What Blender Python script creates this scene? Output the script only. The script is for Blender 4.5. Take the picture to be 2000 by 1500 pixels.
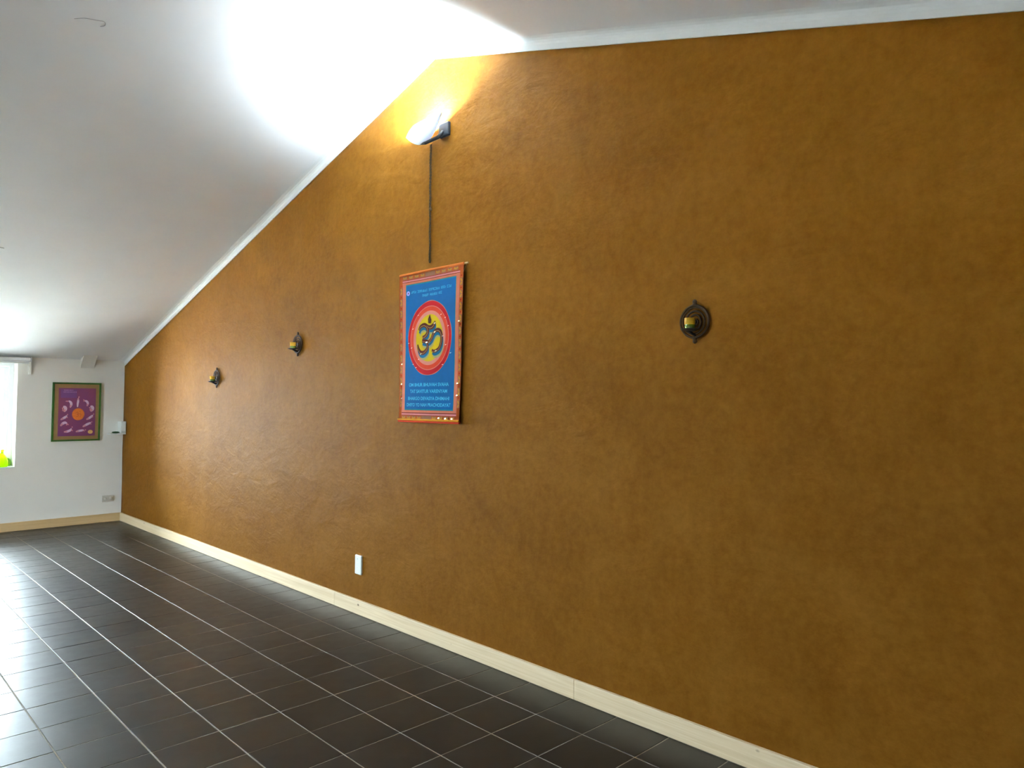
import bpy, bmesh, math, random
from mathutils import Matrix, Vector, noise

# ------------------------------------------------------------------ scene, camera, world, light
for o in list(bpy.data.objects):
    bpy.data.objects.remove(o, do_unlink=True)
scene = bpy.context.scene
COL = scene.collection

CAM_R = ((0.7112335, -0.0312404, -0.7022613), (-0.7029267, -0.0225058, -0.7109062), (0.0064040, 0.9992585, -0.0379666))
CAM_C = (-2.9036, -3.1155, 1.5490)
FPX, PPX, PPY = 1405.63, 1011.82, 731.02
cam_data = bpy.data.cameras.new('camera')
cam_data.sensor_fit = 'HORIZONTAL'
cam_data.sensor_width = 36.0
cam_data.lens = FPX / 2000 * 36.0
cam_data.shift_x = -(PPX - 1000) / 2000
cam_data.shift_y = (PPY - 750) / 2000
cam_data.clip_start = 0.05
cam = bpy.data.objects.new('camera', cam_data)
COL.objects.link(cam)
cam.matrix_world = Matrix(((*CAM_R[0], CAM_C[0]), (*CAM_R[1], CAM_C[1]), (*CAM_R[2], CAM_C[2]), (0, 0, 0, 1)))
scene.camera = cam

world = bpy.data.worlds.new('overcast_sky')
scene.world = world
world.use_nodes = True
wn = world.node_tree.nodes
wn['Background'].inputs['Color'].default_value = (0.76, 0.89, 1.0, 1)
wn['Background'].inputs['Strength'].default_value = 44.0

sun_data = bpy.data.lights.new('sun', 'SUN')
sun_data.energy = 800.0; sun_data.angle = math.radians(0.6); sun_data.color = (1.0, 0.97, 0.92)
sun = bpy.data.objects.new('sun', sun_data); COL.objects.link(sun)
sun.rotation_euler = Vector((-0.40, 0.42, -1.0)).to_track_quat('-Z', 'Y').to_euler()   # added behind the house, clear of the windows: ground bounce brightens the ceiling

vs = scene.view_settings
vs.view_transform = 'Standard'
vs.look = 'None'
vs.gamma = 1.0
vs.use_curve_mapping = False
vs.exposure = 1.62

def portal(name, loc, rot, sx, sz):
    l = bpy.data.lights.new(name, 'AREA')
    l.shape = 'RECTANGLE'; l.size = sx; l.size_y = sz
    l.cycles.is_portal = True
    o = bpy.data.objects.new(name, l); COL.objects.link(o)
    o.location = loc; o.rotation_euler = rot

# ------------------------------------------------------------------ dimensions (metres)
YF = 7.035            # window wall
XL = -6.3             # wall opposite the ochre wall
APY, APZ, SL = 0.627, 3.823, 0.2885   # ridge position, height of ochre edge there, roof slope
YN = 2 * APY - YF     # wall behind the camera
def ze(y): return APZ - SL * abs(y - APY)      # upper edge of the ochre paint
CG = 0.062
def zc(y): return ze(y) + CG                   # ceiling underside
WIN1 = (-2.75, -1.147, 0.738, 1.975)           # far window: x0, x1, z0, z1
portal('portal_far', ((WIN1[0] + WIN1[1]) / 2, YF + 0.38, (WIN1[2] + WIN1[3]) / 2), (-math.pi / 2, 0, 0), WIN1[1] - WIN1[0], WIN1[3] - WIN1[2])
WL = ((3.1, 3.75, 0.0, 2.1), (-3.2, -2.6, 0.95, 1.9))   # openings added in the unseen opposite wall for daylight: y0, y1, z0, z1
for i, (a, b, c, d) in enumerate(WL):
    portal('portal_side', (XL - 0.33, (a + b) / 2, (c + d) / 2), (0, -math.pi / 2, 0), d - c, b - a)

# ------------------------------------------------------------------ material helpers
def lin(r, g, b):
    f = lambda v: (v / 255 / 12.92) if v / 255 <= 0.04045 else ((v / 255 + 0.055) / 1.055) ** 2.4
    return (f(r), f(g), f(b), 1)

class NT:
    def __init__(s, name):
        s.m = bpy.data.materials.new(name); s.m.use_nodes = True
        s.t = s.m.node_tree; s.n = s.t.nodes; s.b = s.n['Principled BSDF']; s.out = s.n['Material Output']
    def add(s, typ, **kw):
        n = s.n.new(typ)
        for k, v in kw.items():
            if k.startswith('i_'): n.inputs[k[2:].replace('_', ' ')].default_value = v
            else: setattr(n, k, v)
        return n
    def link(s, a, b): s.t.links.new(a, b)
    def coord(s, scale=(1, 1, 1), kind='Object', rot=(0, 0, 0)):
        tc = s.add('ShaderNodeTexCoord'); mp = s.add('ShaderNodeMapping')
        mp.inputs['Scale'].default_value = scale; mp.inputs['Rotation'].default_value = rot
        s.link(tc.outputs[kind], mp.inputs['Vector']); return mp.outputs['Vector']
    def noise(s, vec, scale, detail=4, rough=0.55, dist=0.0):
        n = s.add('ShaderNodeTexNoise'); n.inputs['Scale'].default_value = scale; n.inputs['Detail'].default_value = detail
        n.inputs['Roughness'].default_value = rough; n.inputs['Distortion'].default_value = dist
        s.link(vec, n.inputs['Vector']); return n.outputs['Fac']
    def ramp(s, fac, stops):
        r = s.add('ShaderNodeValToRGB'); e = r.color_ramp.elements
        while len(e) < len(stops): e.new(0.5)
        for el, (p, c) in zip(e, stops): el.position = p; el.color = c
        s.link(fac, r.inputs['Fac']); return r.outputs['Color']
    def mix(s, fac, a, b, mode='MIX'):
        m = s.add('ShaderNodeMix', data_type='RGBA', blend_type=mode)
        for v, i in ((fac, 0), (a, 6), (b, 7)):
            if hasattr(v, 'is_linked'): s.link(v, m.inputs[i])
            else: m.inputs[i].default_value = v
        return m.outputs[2]
    def bump(s, h, strength, dist=0.01, prev=None):
        b = s.add('ShaderNodeBump'); b.inputs['Strength'].default_value = strength; b.inputs['Distance'].default_value = dist
        s.link(h, b.inputs['Height'])
        if prev is not None: s.link(prev, b.inputs['Normal'])
        return b.outputs['Normal']
    def color(s, c):
        if hasattr(c, 'is_linked'): s.link(c, s.b.inputs['Base Color'])
        else: s.b.inputs['Base Color'].default_value = c
    def set(s, **kw):
        for k, v in kw.items(): s.b.inputs[k.replace('_', ' ')].default_value = v

def simple(name, c, rough=0.6, metal=0.0, var=0.12, scale=40, bump=0.0, kind='Object', **kw):
    t = NT(name); v = t.coord(kind=kind); n = t.noise(v, scale)
    lo = tuple(x * (1 - var) for x in c[:3]) + (1,); hi = tuple(min(1, x * (1 + var)) for x in c[:3]) + (1,)
    t.color(t.ramp(n, [(0.3, lo), (0.7, hi)])); t.set(Roughness=rough, Metallic=metal, **kw)
    if bump: t.link(t.bump(n, bump, 0.003), t.b.inputs['Normal'])
    return t.m

M = {}
# ochre limewash
t = NT('ochre_limewash')
v = t.coord(); vs1 = t.coord((1, 0.7, 1.3)); vs2 = t.coord((1, 1.25, 0.8))
n1 = t.noise(vs1, 1.35, 6, 0.6, 0.9); n2 = t.noise(vs2, 3.6, 6, 0.62, 0.7); n3 = t.noise(v, 22, 6, 0.7)
base = t.ramp(n1, [(0.30, (0.1212, 0.0406, 0.0017, 1)), (0.50, (0.1628, 0.0606, 0.0036, 1)), (0.70, (0.2082, 0.0874, 0.0096, 1))])
c2 = t.mix(0.42, base, t.ramp(n2, [(0.3, (0.1212, 0.0425, 0.0019, 1)), (0.72, (0.2082, 0.0913, 0.0128, 1))]))
c3 = t.mix(0.3, c2, t.ramp(n3, [(0.3, (0.0972, 0.0334, 0.0016, 1)), (0.7, (0.2221, 0.0984, 0.0133, 1))]))
t.color(c3); t.set(Roughness=0.6)
t.b.inputs['Specular IOR Level'].default_value = 0.036
h1 = t.noise(t.coord((1, 0.8, 1.5)), 5, 4, 0.55, 0.5); h2 = t.noise(v, 42, 4, 0.6)
nb = t.bump(h1, 0.36, 0.028); nb = t.bump(h2, 0.4, 0.005, nb); t.link(nb, t.b.inputs['Normal'])
M['ochre'] = t.m
# white plaster
def plaster(name, c, bs=0.25):
    t = NT(name); v = t.coord(); n = t.noise(v, 3, 4); f = t.noise(v, 60, 3)
    t.color(t.ramp(n, [(0.3, tuple(x * 0.97 for x in c[:3]) + (1,)), (0.7, c)])); t.set(Roughness=0.75)
    t.link(t.bump(f, bs, 0.002, t.bump(n, 0.25, 0.01)), t.b.inputs['Normal']); return t.m
M['white_wall'] = plaster('white_wall_paint', (0.86, 0.83, 0.77, 1), 0.35)
M['ceiling'] = plaster('ceiling_paint', (0.90, 0.90, 0.91, 1), 0.12)
M['cove'] = plaster('cove_paint', (0.83, 0.83, 0.82, 1), 0.1)
# brown glazed tile: tone differs from tile to tile
t = NT('brown_stoneware_tile'); v = t.coord()
oi = t.add('ShaderNodeObjectInfo'); n = t.noise(v, 9, 5, 0.6); f = t.noise(v, 120, 3)
a = t.ramp(oi.outputs['Random'], [(0.0, (0.013, 0.0100, 0.0070, 1)), (1.0, (0.022, 0.0165, 0.0115, 1))])
t.color(t.mix(0.35, a, t.ramp(n, [(0.3, (0.009, 0.007, 0.005, 1)), (0.7, (0.028, 0.022, 0.016, 1))])))
t.link(t.ramp(n, [(0.3, (0.30, 0.30, 0.30, 1)), (0.75, (0.40, 0.40, 0.40, 1))]), t.b.inputs['Roughness'])
t.link(t.bump(f, 0.12, 0.001, t.bump(n, 0.12, 0.004)), t.b.inputs['Normal'])
t.b.inputs['Specular IOR Level'].default_value = 0.30
M['tile'] = t.m
t = NT('grout'); v = t.coord(); n = t.noise(v, 1.3, 3); f = t.noise(v, 70, 4)
t.color(t.mix(0.5, t.ramp(n, [(0.3, (0.24, 0.21, 0.16, 1)), (0.7, (0.50, 0.46, 0.39, 1))]), t.ramp(f, [(0.3, (0.22, 0.19, 0.15, 1)), (0.7, (0.42, 0.38, 0.32, 1))])))
t.set(Roughness=0.95, Specular_IOR_Level=0.1); M['grout'] = t.m
# pine
def pine(name, c0, c1, axis):
    t = NT(name); sc = (3, 0.5, 30) if axis == 'y' else (0.5, 3, 30)
    v = t.coord(sc); g = t.noise(v, 2.2, 5, 0.6, 1.2)
    vk = t.coord((1, 2.0, 3.2) if axis == 'y' else (2.0, 1, 3.2)); k = t.add('ShaderNodeTexVoronoi'); k.inputs['Scale'].default_value = 3.0
    t.link(vk, k.inputs['Vector'])
    col = t.ramp(g, [(0.25, c0), (0.7, c1)])
    kn = t.ramp(k.outputs['Distance'], [(0.045, (1, 1, 1, 1)), (0.10, (0, 0, 0, 1))])
    t.color(t.mix(kn, col, (0.16, 0.085, 0.04, 1))); t.set(Roughness=0.5)
    t.link(t.bump(g, 0.15, 0.002), t.b.inputs['Normal']); return t.m
M['pine'] = pine('pale_pine', (0.58, 0.43, 0.25, 1), (0.74, 0.60, 0.40, 1), 'y')
M['pine_far'] = pine('honey_pine', (0.55, 0.36, 0.16, 1), (0.68, 0.47, 0.24, 1), 'x')
M['white_plastic'] = simple('white_plastic', (0.80, 0.82, 0.80, 1), 0.35, var=0.03)
M['cream_plastic'] = simple('cream_plastic', (0.62, 0.58, 0.50, 1), 0.45, var=0.03)
M['socket_grey'] = simple('socket_shadow_plastic', (0.36, 0.35, 0.32, 1), 0.5, var=0.05)
M['hole'] = simple('socket_hole', (0.02, 0.02, 0.02, 1), 0.7)
M['steel'] = simple('contact_steel', (0.6, 0.6, 0.6, 1), 0.3, 1.0)
M['bronze'] = simple('dark_bronze', (0.034, 0.015, 0.004, 1), 0.6, 0.0, 0.3, 60, Specular_IOR_Level=0.15)
M['iron'] = simple('black_iron', (0.010, 0.008, 0.007, 1), 0.6, 0.0, 0.2, 60, Specular_IOR_Level=0.15)
M['wax'] = simple('amber_wax', (0.85, 0.42, 0.035, 1), 0.45, var=0.1)
M['wick'] = simple('charred_wick', (0.02, 0.015, 0.01, 1), 0.9)
M['votive_base'] = simple('green_glass_foot', (0.09, 0.13, 0.006, 1), 0.25, var=0.2)
# lamp
t = NT('opal_glass'); v = t.coord(); n = t.noise(v, 20, 3)
tl = t.add('ShaderNodeBsdfTranslucent'); df = t.add('ShaderNodeBsdfDiffuse'); mx = t.add('ShaderNodeMixShader')
t.link(t.ramp(n, [(0.3, (0.84, 0.85, 0.88, 1)), (0.7, (0.88, 0.90, 0.93, 1))]), df.inputs['Color']); tl.inputs['Color'].default_value = (0.88, 0.91, 0.97, 1)
mx.inputs[0].default_value = 0.06; t.link(df.outputs[0], mx.inputs[1]); t.link(tl.outputs[0], mx.inputs[2]); t.link(mx.outputs[0], t.out.inputs['Surface'])
M['opal'] = t.m
t = NT('lit_halogen'); v = t.coord(); n = t.noise(v, 10, 2)
t.color((1, 1, 1, 1)); t.link(t.ramp(n, [(0.2, (0.90, 0.96, 1, 1)), (0.8, (0.95, 0.98, 1, 1))]), t.b.inputs['Emission Color']); t.set(Emission_Strength=120.0); M['bulb'] = t.m
M['lamp_metal'] = simple('slate_grey_metal', (0.022, 0.028, 0.036, 1), 0.55, 0.2)
M['rope'] = simple('dark_cord', (0.060, 0.036, 0.012, 1), 0.95, var=0.45, scale=160, bump=0.6)
M['thread'] = simple('pale_thread', (0.42, 0.34, 0.20, 1), 0.9)
# banner colours
def cloth(name, c, var=0.10):
    t = NT(name); v = t.coord(); w1 = t.noise(t.coord((1, 260, 40)), 1.0, 2); w2 = t.noise(t.coord((1, 30, 300)), 1.0, 2); n = t.noise(v, 14, 3)
    lo = tuple(x * (1 - var) for x in c[:3]) + (1,); hi = tuple(min(1, x * (1 + var)) for x in c[:3]) + (1,)
    m = t.mix(0.5, w1, w2); t.color(t.mix(0.4, t.ramp(n, [(0.3, lo), (0.7, hi)]), t.ramp(m, [(0.35, lo), (0.65, hi)]))); t.set(Roughness=0.8, Specular_IOR_Level=0.1)
    t.link(t.bump(m, 0.2, 0.001), t.b.inputs['Normal']); return t.m
CL = dict(orange=lin(208, 100, 40), salmon=lin(222, 126, 98), pink=lin(235, 140, 140), maroon=lin(130, 40, 40), gold=lin(222, 150, 30), taupe=lin(168, 116, 88),
          blue=lin(0, 100, 168), teal=lin(30, 135, 150), red=lin(190, 12, 28), vermilion=lin(222, 68, 34), rose=lin(222, 138, 122), yellow=lin(214, 184, 6), brown=lin(100, 40, 24),
          deepblue=lin(0, 104, 150), olive=lin(170, 172, 120), text=lin(62, 152, 190), lilac=lin(160, 150, 215), tan=lin(196, 164, 108), umber=lin(90, 66, 60), white=lin(236, 226, 216), rod=lin(225, 120, 48))
DEEP = 0.58   # dyes are a good deal deeper than they look in the light of the room
for k, c in CL.items(): M['c_' + k] = cloth('cloth_' + k, tuple(x * (1.0 if k in ('text', 'lilac', 'white') else DEEP) for x in c[:3]) + (1,))
M['mirror'] = simple('mirror_sequin', (0.98, 0.90, 0.62, 1), 0.12, 0.9, 0.04)
M['rod_wood'] = simple('rod_wood', lin(190, 160, 110), 0.6)
# poster
def paper(name, c, var=0.07, sc=18): return simple(name, c, 0.45, 0, var, sc)
M['p_frame'] = paper('green_painted_frame', lin(36, 88, 12), 0.2)
M['p_mat'] = paper('tan_mat', lin(148, 116, 70))
t = NT('purple_print'); v = t.coord(); n = t.noise(v, 4, 3)
t.color(t.ramp(n, [(0.3, lin(112, 56, 110)), (0.7, lin(128, 56, 90))])); t.set(Roughness=0.35); M['p_print'] = t.m
M['p_panel'] = paper('violet_print', lin(112, 66, 126)); M['p_sun'] = paper('orange_print', lin(212, 112, 36), 0.12, 60)
M['p_sunom'] = paper('dark_orange_print', lin(186, 92, 30)); M['p_fig'] = paper('pale_figure_print', lin(214, 196, 214), 0.1, 60)
M['p_skin'] = paper('pink_figure_print', lin(206, 146, 150)); M['p_disc'] = paper('pale_yellow_print', lin(226, 184, 112)); M['p_text'] = paper('lilac_lettering', lin(176, 132, 184))
# window
M['frame_white'] = simple('white_window_paint', (0.82, 0.84, 0.85, 1), 0.35, var=0.02)
t = NT('window_glass'); tr = t.add('ShaderNodeBsdfTransparent'); gl = t.add('ShaderNodeBsdfGlossy'); mx = t.add('ShaderNodeMixShader'); fr = t.add('ShaderNodeFresnel')
gl.inputs['Roughness'].default_value = 0.02; fr.inputs['IOR'].default_value = 1.35; tr.inputs['Color'].default_value = (0.97, 0.99, 0.98, 1)
t.link(fr.outputs[0], mx.inputs[0]); t.link(tr.outputs[0], mx.inputs[1]); t.link(gl.outputs[0], mx.inputs[2]); t.link(mx.outputs[0], t.out.inputs['Surface']); M['glass'] = t.m
def sheer(name, c, tw=0.55):
    t = NT(name); v = t.coord(); n = t.noise(v, 18, 4)
    tl = t.add('ShaderNodeBsdfTranslucent'); mx = t.add('ShaderNodeMixShader')
    cc = t.ramp(n, [(0.3, tuple(x * 0.75 for x in c[:3]) + (1,)), (0.7, c)]); t.color(cc); t.set(Roughness=0.4); t.link(cc, tl.inputs['Color'])
    mx.inputs[0].default_value = tw; t.link(t.b.outputs[0], mx.inputs[1]); t.link(tl.outputs[0], mx.inputs[2]); t.link(mx.outputs[0], t.out.inputs['Surface']); return t.m
M['votive'] = sheer('amber_green_glass', (0.74, 0.42, 0.010, 1), 0.25); M['lime'] = sheer('lime_gauze', (0.55, 0.80, 0.0, 1)); M['green'] = sheer('green_gauze', (0.22, 0.55, 0.005, 1), 0.4)
M['leaf_dark'] = simple('dark_green_plastic', (0.006, 0.07, 0.006, 1), 0.4, var=0.3)
M['knob_grey'] = simple('pale_grey_plastic', (0.62, 0.65, 0.62, 1), 0.35, var=0.03)
M['crack'] = simple('grey_scuff', (0.42, 0.41, 0.42, 1), 0.9)
t = NT('pale_gravel_ground'); v = t.coord(); n = t.noise(v, 0.6, 5)  # pale gravel, lightened to bounce more daylight indoors
t.color(t.ramp(n, [(0.3, (0.46, 0.46, 0.42, 1)), (0.7, (0.58, 0.57, 0.54, 1))])); t.set(Roughness=0.9); M['ground'] = t.m
M['outer'] = simple('outer_render', (0.7, 0.68, 0.62, 1), 0.9)
M['gutter'] = simple('hedge_leaf', (0.10, 0.22, 0.08, 1), 0.8, var=0.5, scale=8)

# ------------------------------------------------------------------ mesh helpers
def obj(name, bm, mat, parent=None, smooth=False):
    me = bpy.data.meshes.new(name); bm.to_mesh(me); bm.free()
    for m in (mat if isinstance(mat, (list, tuple)) else [mat]): me.materials.append(m)
    if smooth:
        for p in me.polygons: p.use_smooth = True
    o = bpy.data.objects.new(name, me); COL.objects.link(o)
    if parent is not None: o.parent = parent
    return o
def thing(name, label, cat, loc=(0, 0, 0), group=None):
    o = bpy.data.objects.new(name, None); COL.objects.link(o); o.location = loc; o.empty_display_size = 0.1
    o['label'] = label; o['category'] = cat
    if group: o['group'] = group
    return o
def struct(o): o['kind'] = 'structure'; return o
def box(bm, x0, x1, y0, y1, z0, z1, bev=0.0, seg=2):
    vv = [bm.verts.new(p) for p in ((x0, y0, z0), (x1, y0, z0), (x1, y1, z0), (x0, y1, z0), (x0, y0, z1), (x1, y0, z1), (x1, y1, z1), (x0, y1, z1))]
    fs = [bm.faces.new([vv[i] for i in f]) for f in ((0, 3, 2, 1), (4, 5, 6, 7), (0, 1, 5, 4), (1, 2, 6, 5), (2, 3, 7, 6), (3, 0, 4, 7))]
    if bev:
        es = list({e for f in fs for e in f.edges}); bmesh.ops.bevel(bm, geom=es, offset=bev, segments=seg, affect='EDGES', profile=0.5)
    return bm
def nb(): return bmesh.new()
def bx(*a, **k): return box(nb(), *a, **k)
def prism_yz(bm, pts, x0, x1):
    a = [bm.verts.new((x0, y, z)) for y, z in pts]; b = [bm.verts.new((x1, y, z)) for y, z in pts]; n = len(pts)
    bm.faces.new(a); bm.faces.new(b[::-1])
    for i in range(n): bm.faces.new((a[i], b[i], b[(i + 1) % n], a[(i + 1) % n]))
    bmesh.ops.recalc_face_normals(bm, faces=bm.faces); return bm
def prism_xz(bm, pts, y0, y1):
    a = [bm.verts.new((x, y0, z)) for x, z in pts]; b = [bm.verts.new((x, y1, z)) for x, z in pts]; n = len(pts)
    bm.faces.new(a); bm.faces.new(b[::-1])
    for i in range(n): bm.faces.new((a[i], b[i], b[(i + 1) % n], a[(i + 1) % n]))
    bmesh.ops.recalc_face_normals(bm, faces=bm.faces); return bm
def sweep(bm, pts, r, seg=8, closed=False, flat=1.0, up=Vector((0, 0, 1))):
    """round (or flattened) tube along pts; r is a number or a list"""
    pts = [Vector(p) for p in pts]; n = len(pts); rings = []
    for i, p in enumerate(pts):
        a = pts[(i - 1) % n] if (closed or i > 0) else pts[i]; b = pts[(i + 1) % n] if (closed or i < n - 1) else pts[i]
        tg = (b - a).normalized(); s = tg.cross(up)
        if s.length < 1e-4: s = tg.cross(Vector((1, 0, 0)))
        s.normalize(); u = s.cross(tg).normalized(); rr = r[i] if isinstance(r, (list, tuple)) else r
        rings.append([bm.verts.new(p + s * rr * math.cos(q) + u * rr * flat * math.sin(q)) for q in [2 * math.pi * k / seg for k in range(seg)]])
    m = n if closed else n - 1
    for i in range(m):
        A, B = rings[i], rings[(i + 1) % n]
        for k in range(seg): bm.faces.new((A[k], A[(k + 1) % seg], B[(k + 1) % seg], B[k]))
    if not closed: bm.faces.new(rings[0][::-1]); bm.faces.new(rings[-1])
    bmesh.ops.recalc_face_normals(bm, faces=bm.faces); return bm
def lathe(bm, prof, seg=24, c=(0, 0, 0)):
    rings = []
    for r, z in prof:
        rings.append([bm.verts.new((c[0] + r * math.cos(2 * math.pi * k / seg), c[1] + r * math.sin(2 * math.pi * k / seg), c[2] + z)) for k in range(seg)] if r > 1e-6 else [bm.verts.new((c[0], c[1], c[2] + z))])
    for A, B in zip(rings, rings[1:]):
        for k in range(seg):
            q = (k + 1) % seg
            if len(A) == 1 and len(B) == 1: continue
            if len(A) == 1: bm.faces.new((A[0], B[q], B[k]))
            elif len(B) == 1: bm.faces.new((A[k], A[q], B[0]))
            else: bm.faces.new((A[k], A[q], B[q], B[k]))
    bmesh.ops.recalc_face_normals(bm, faces=bm.faces); return bm
def catmull(p, k=6):
    q = [p[0]] + list(p) + [p[-1]]; out = []
    for i in range(1, len(q) - 2):
        for j in range(k):
            u = j / k; out.append(tuple(0.5 * (2 * b + (c - a) * u + (2 * a - 5 * b + 4 * c - d) * u * u + (3 * b - a - 3 * c + d) * u ** 3) for a, b, c, d in zip(q[i - 1], q[i], q[i + 1], q[i + 2])))
    out.append(tuple(p[-1])); return out
def ribbon2(pts, w0, w1=None, wm=None):
    """2-D stroke outline with varying width -> list of quads (pairs of points)"""
    n = len(pts); L = []; R = []
    for i, p in enumerate(pts):
        a = pts[max(i - 1, 0)]; b = pts[min(i + 1, n - 1)]; dx, dy = b[0] - a[0], b[1] - a[1]; l = math.hypot(dx, dy) or 1
        u = i / (n - 1); w = (w0 * (1 - u) + (w1 if w1 is not None else w0) * u) if wm is None else w0 + (wm - w0) * math.sin(math.pi * u)
        L.append((p[0] - dy / l * w, p[1] + dx / l * w)); R.append((p[0] + dy / l * w, p[1] - dx / l * w))
    return L, R

# ------------------------------------------------------------------ the room
# ochre gable wall, gently uneven, 0.25 m thick
bm = nb(); NY, NZ = 128, 44; front = []; back = []
for i in range(NY + 1):
    y = YN + (YF - YN) * i / NY; top = ze(y) + 0.03; fr_, bk_ = [], []
    for j in range(NZ + 1):
        z = top * j / NZ
        d = 0.006 * noise.noise(Vector((0, y * 1.1, z * 1.5))) + 0.003 * noise.noise(Vector((7, y * 3.3, z * 4)))
        d *= min(1, (top - z) / 0.2, z / 0.2)
        fr_.append(bm.verts.new((d * 0.8 + 0.002 * min(1, max(0, (top - z) / 0.2)), y, z)))
    front.append(fr_)
for i in range(NY):
    for j in range(NZ): bm.faces.new((front[i][j], front[i][j + 1], front[i + 1][j + 1], front[i + 1][j]))
ring = [front[i][0] for i in range(NY + 1)] + [front[NY][j] for j in range(1, NZ + 1)] + [front[i][NZ] for i in range(NY - 1, -1, -1)] + [front[0][j] for j in range(NZ - 1, 0, -1)]
rb = [bm.verts.new((0.25, v_.co.y, v_.co.z)) for v_ in ring]
for i in range(len(ring)): q = (i + 1) % len(ring); bm.faces.new((ring[i], ring[q], rb[q], rb[i]))
bm.faces.new(rb); bmesh.ops.recalc_face_normals(bm, faces=bm.faces)
struct(obj('wall_right', bm, M['ochre'], smooth=True))

# floor slab (grout level)
GZ = -0.0020
floor = struct(obj('floor', bx(XL - 0.3, 0.25, YN - 0.3, YF + 0.3, -0.2, GZ), M['grout']))
# tiles
PIT, GAP, OFFX = 0.30, 0.0065, 0.28
def proj(p):
    d = [p[i] - CAM_C[i] for i in range(3)]
    q = [sum(d[i] * CAM_R[i][k] for i in range(3)) for k in range(3)]
    if q[2] > -0.05: return None
    return PPX + FPX * q[0] / -q[2], PPY - FPX * q[1] / -q[2]
def parea(x0, x1, y0, y1):
    pts = [proj((x, y, 0)) for x, y in ((x0, y0), (x1, y0), (x1, y1), (x0, y1))]
    if any(p is None for p in pts): return 0
    if not any(-30 < p[0] < 2030 and -30 < p[1] < 1530 for p in pts): return 0
    pts = [(min(max(p[0], 0), 2000), min(max(p[1], 0), 1500)) for p in pts]
    return abs(sum(pts[i][0] * pts[(i + 1) % 4][1] - pts[(i + 1) % 4][0] * pts[i][1] for i in range(4))) / 2
cells = []
kmax = int((-XL - OFFX) / PIT) + 1
for n_ in range(-int(YF / PIT) - 1, int(-YN / PIT) + 2):
    y1 = -PIT * n_; y0 = y1 - PIT
    for k in range(-1, kmax):
        x1 = -OFFX - PIT * k; x0 = x1 - PIT
        cx0, cx1, cy0, cy1 = max(x0, XL), min(x1, -0.012), max(y0, YN), min(y1, YF - 0.012)
        if cx1 - cx0 < 0.03 or cy1 - cy0 < 0.03: continue
        cells.append((parea(cx0, cx1, cy0, cy1), cx0, cx1, cy0, cy1))
cells.sort(key=lambda c: -c[0])
vis = [c for c in cells if c[0] > 0][:300]; rest = [c for c in cells if c not in vis]
def tile_bm(bm, w, l, ox=0, oy=0, tz=0.0):
    b = 0.0009; zt = 0.0 + tz; zb = -0.008
    a, c = w / 2 - GAP / 2, l / 2 - GAP / 2
    lo = [bm.verts.new((ox + sx * a, oy + sy * c, zb)) for sx, sy in ((-1, -1), (1, -1), (1, 1), (-1, 1))]
    mi = [bm.verts.new((ox + sx * a, oy + sy * c, zt - b * 0.7)) for sx, sy in ((-1, -1), (1, -1), (1, 1), (-1, 1))]
    hi = [bm.verts.new((ox + sx * (a - b), oy + sy * (c - b), zt)) for sx, sy in ((-1, -1), (1, -1), (1, 1), (-1, 1))]
    for A, B in ((lo, mi), (mi, hi)):
        for i in range(4): bm.faces.new((A[i], A[(i + 1) % 4], B[(i + 1) % 4], B[i]))
    bm.faces.new(hi)
rng = random.Random(4); tmesh = {}
for ar, x0, x1, y0, y1 in vis:
    key = (round(x1 - x0, 3), round(y1 - y0, 3))
    if key not in tmesh:
        bm = nb(); tile_bm(bm, *key); me = bpy.data.meshes.new('tile'); bm.to_mesh(me); bm.free(); me.materials.append(M['tile']); tmesh[key] = me
    o = bpy.data.objects.new('tile', tmesh[key]); COL.objects.link(o); o.parent = floor
    o.location = ((x0 + x1) / 2, (y0 + y1) / 2, rng.uniform(-0.0006, 0.0002))
    o.rotation_euler = (rng.uniform(-1, 1) * 0.0022, rng.uniform(-1, 1) * 0.0022, rng.uniform(-1, 1) * 0.002)
bm = nb()
for ar, x0, x1, y0, y1 in rest: tile_bm(bm, x1 - x0, y1 - y0, (x0 + x1) / 2, (y0 + y1) / 2, -0.0004)
o = obj('tile', bm, M['tile'], floor); o['kind'] = 'stuff'

# white wall with the window
bm = nb(); x0, x1, z0, z1 = WIN1; TW = 0.34
box(bm, x1, 0.25, YF, YF + TW, 0, 2.5); box(bm, XL - 0.3, x0, YF, YF + TW, 0, 2.5); box(bm, x0, x1, YF, YF + TW, 0, z0); box(bm, x0, x1, YF, YF + TW, z1, 2.5)
wall_back = struct(obj('wall_back', bm, M['white_wall']))
# boxed-in rafter foot under the slope
struct(obj('trim_3', prism_yz(nb(), [(YF + 0.01, 1.93), (YF - 0.012, 1.93), (YF - 0.03, 1.965), (YF - 0.18, zc(YF - 0.18) + 0.01), (YF + 0.01, zc(YF) + 0.02)], -0.502, -0.352), M['white_wall']))
# opposite wall with two openings added for light, and the wall behind the camera
bm = nb()
def seg(y0, y1, zf):  # slab from height zf(y) to the ceiling
    ys = sorted({y0, y1, *([APY] if y0 < APY < y1 else [])})
    prism_yz(bm, [(y0, zf), (y1, zf)] + [(y, zc(y) + 0.1) for y in reversed(ys)], XL - 0.3, XL)
ed = sorted([(a, b, c, d) for a, b, c, d in WL]); cur = YN - 0.3
for a, b, c, d in ed:
    seg(cur, a, 0.0); seg(a, b, d)
    if c > 0: box(bm, XL - 0.3, XL, a, b, 0, c)
    cur = b
seg(cur, YF + 0.3, 0.0)
struct(obj('wall_left', bm, M['white_wall']))
struct(obj('wall_front', bx(XL - 0.3, 0.25, YN - 0.3, YN, 0, 2.5), M['white_wall']))
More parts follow.
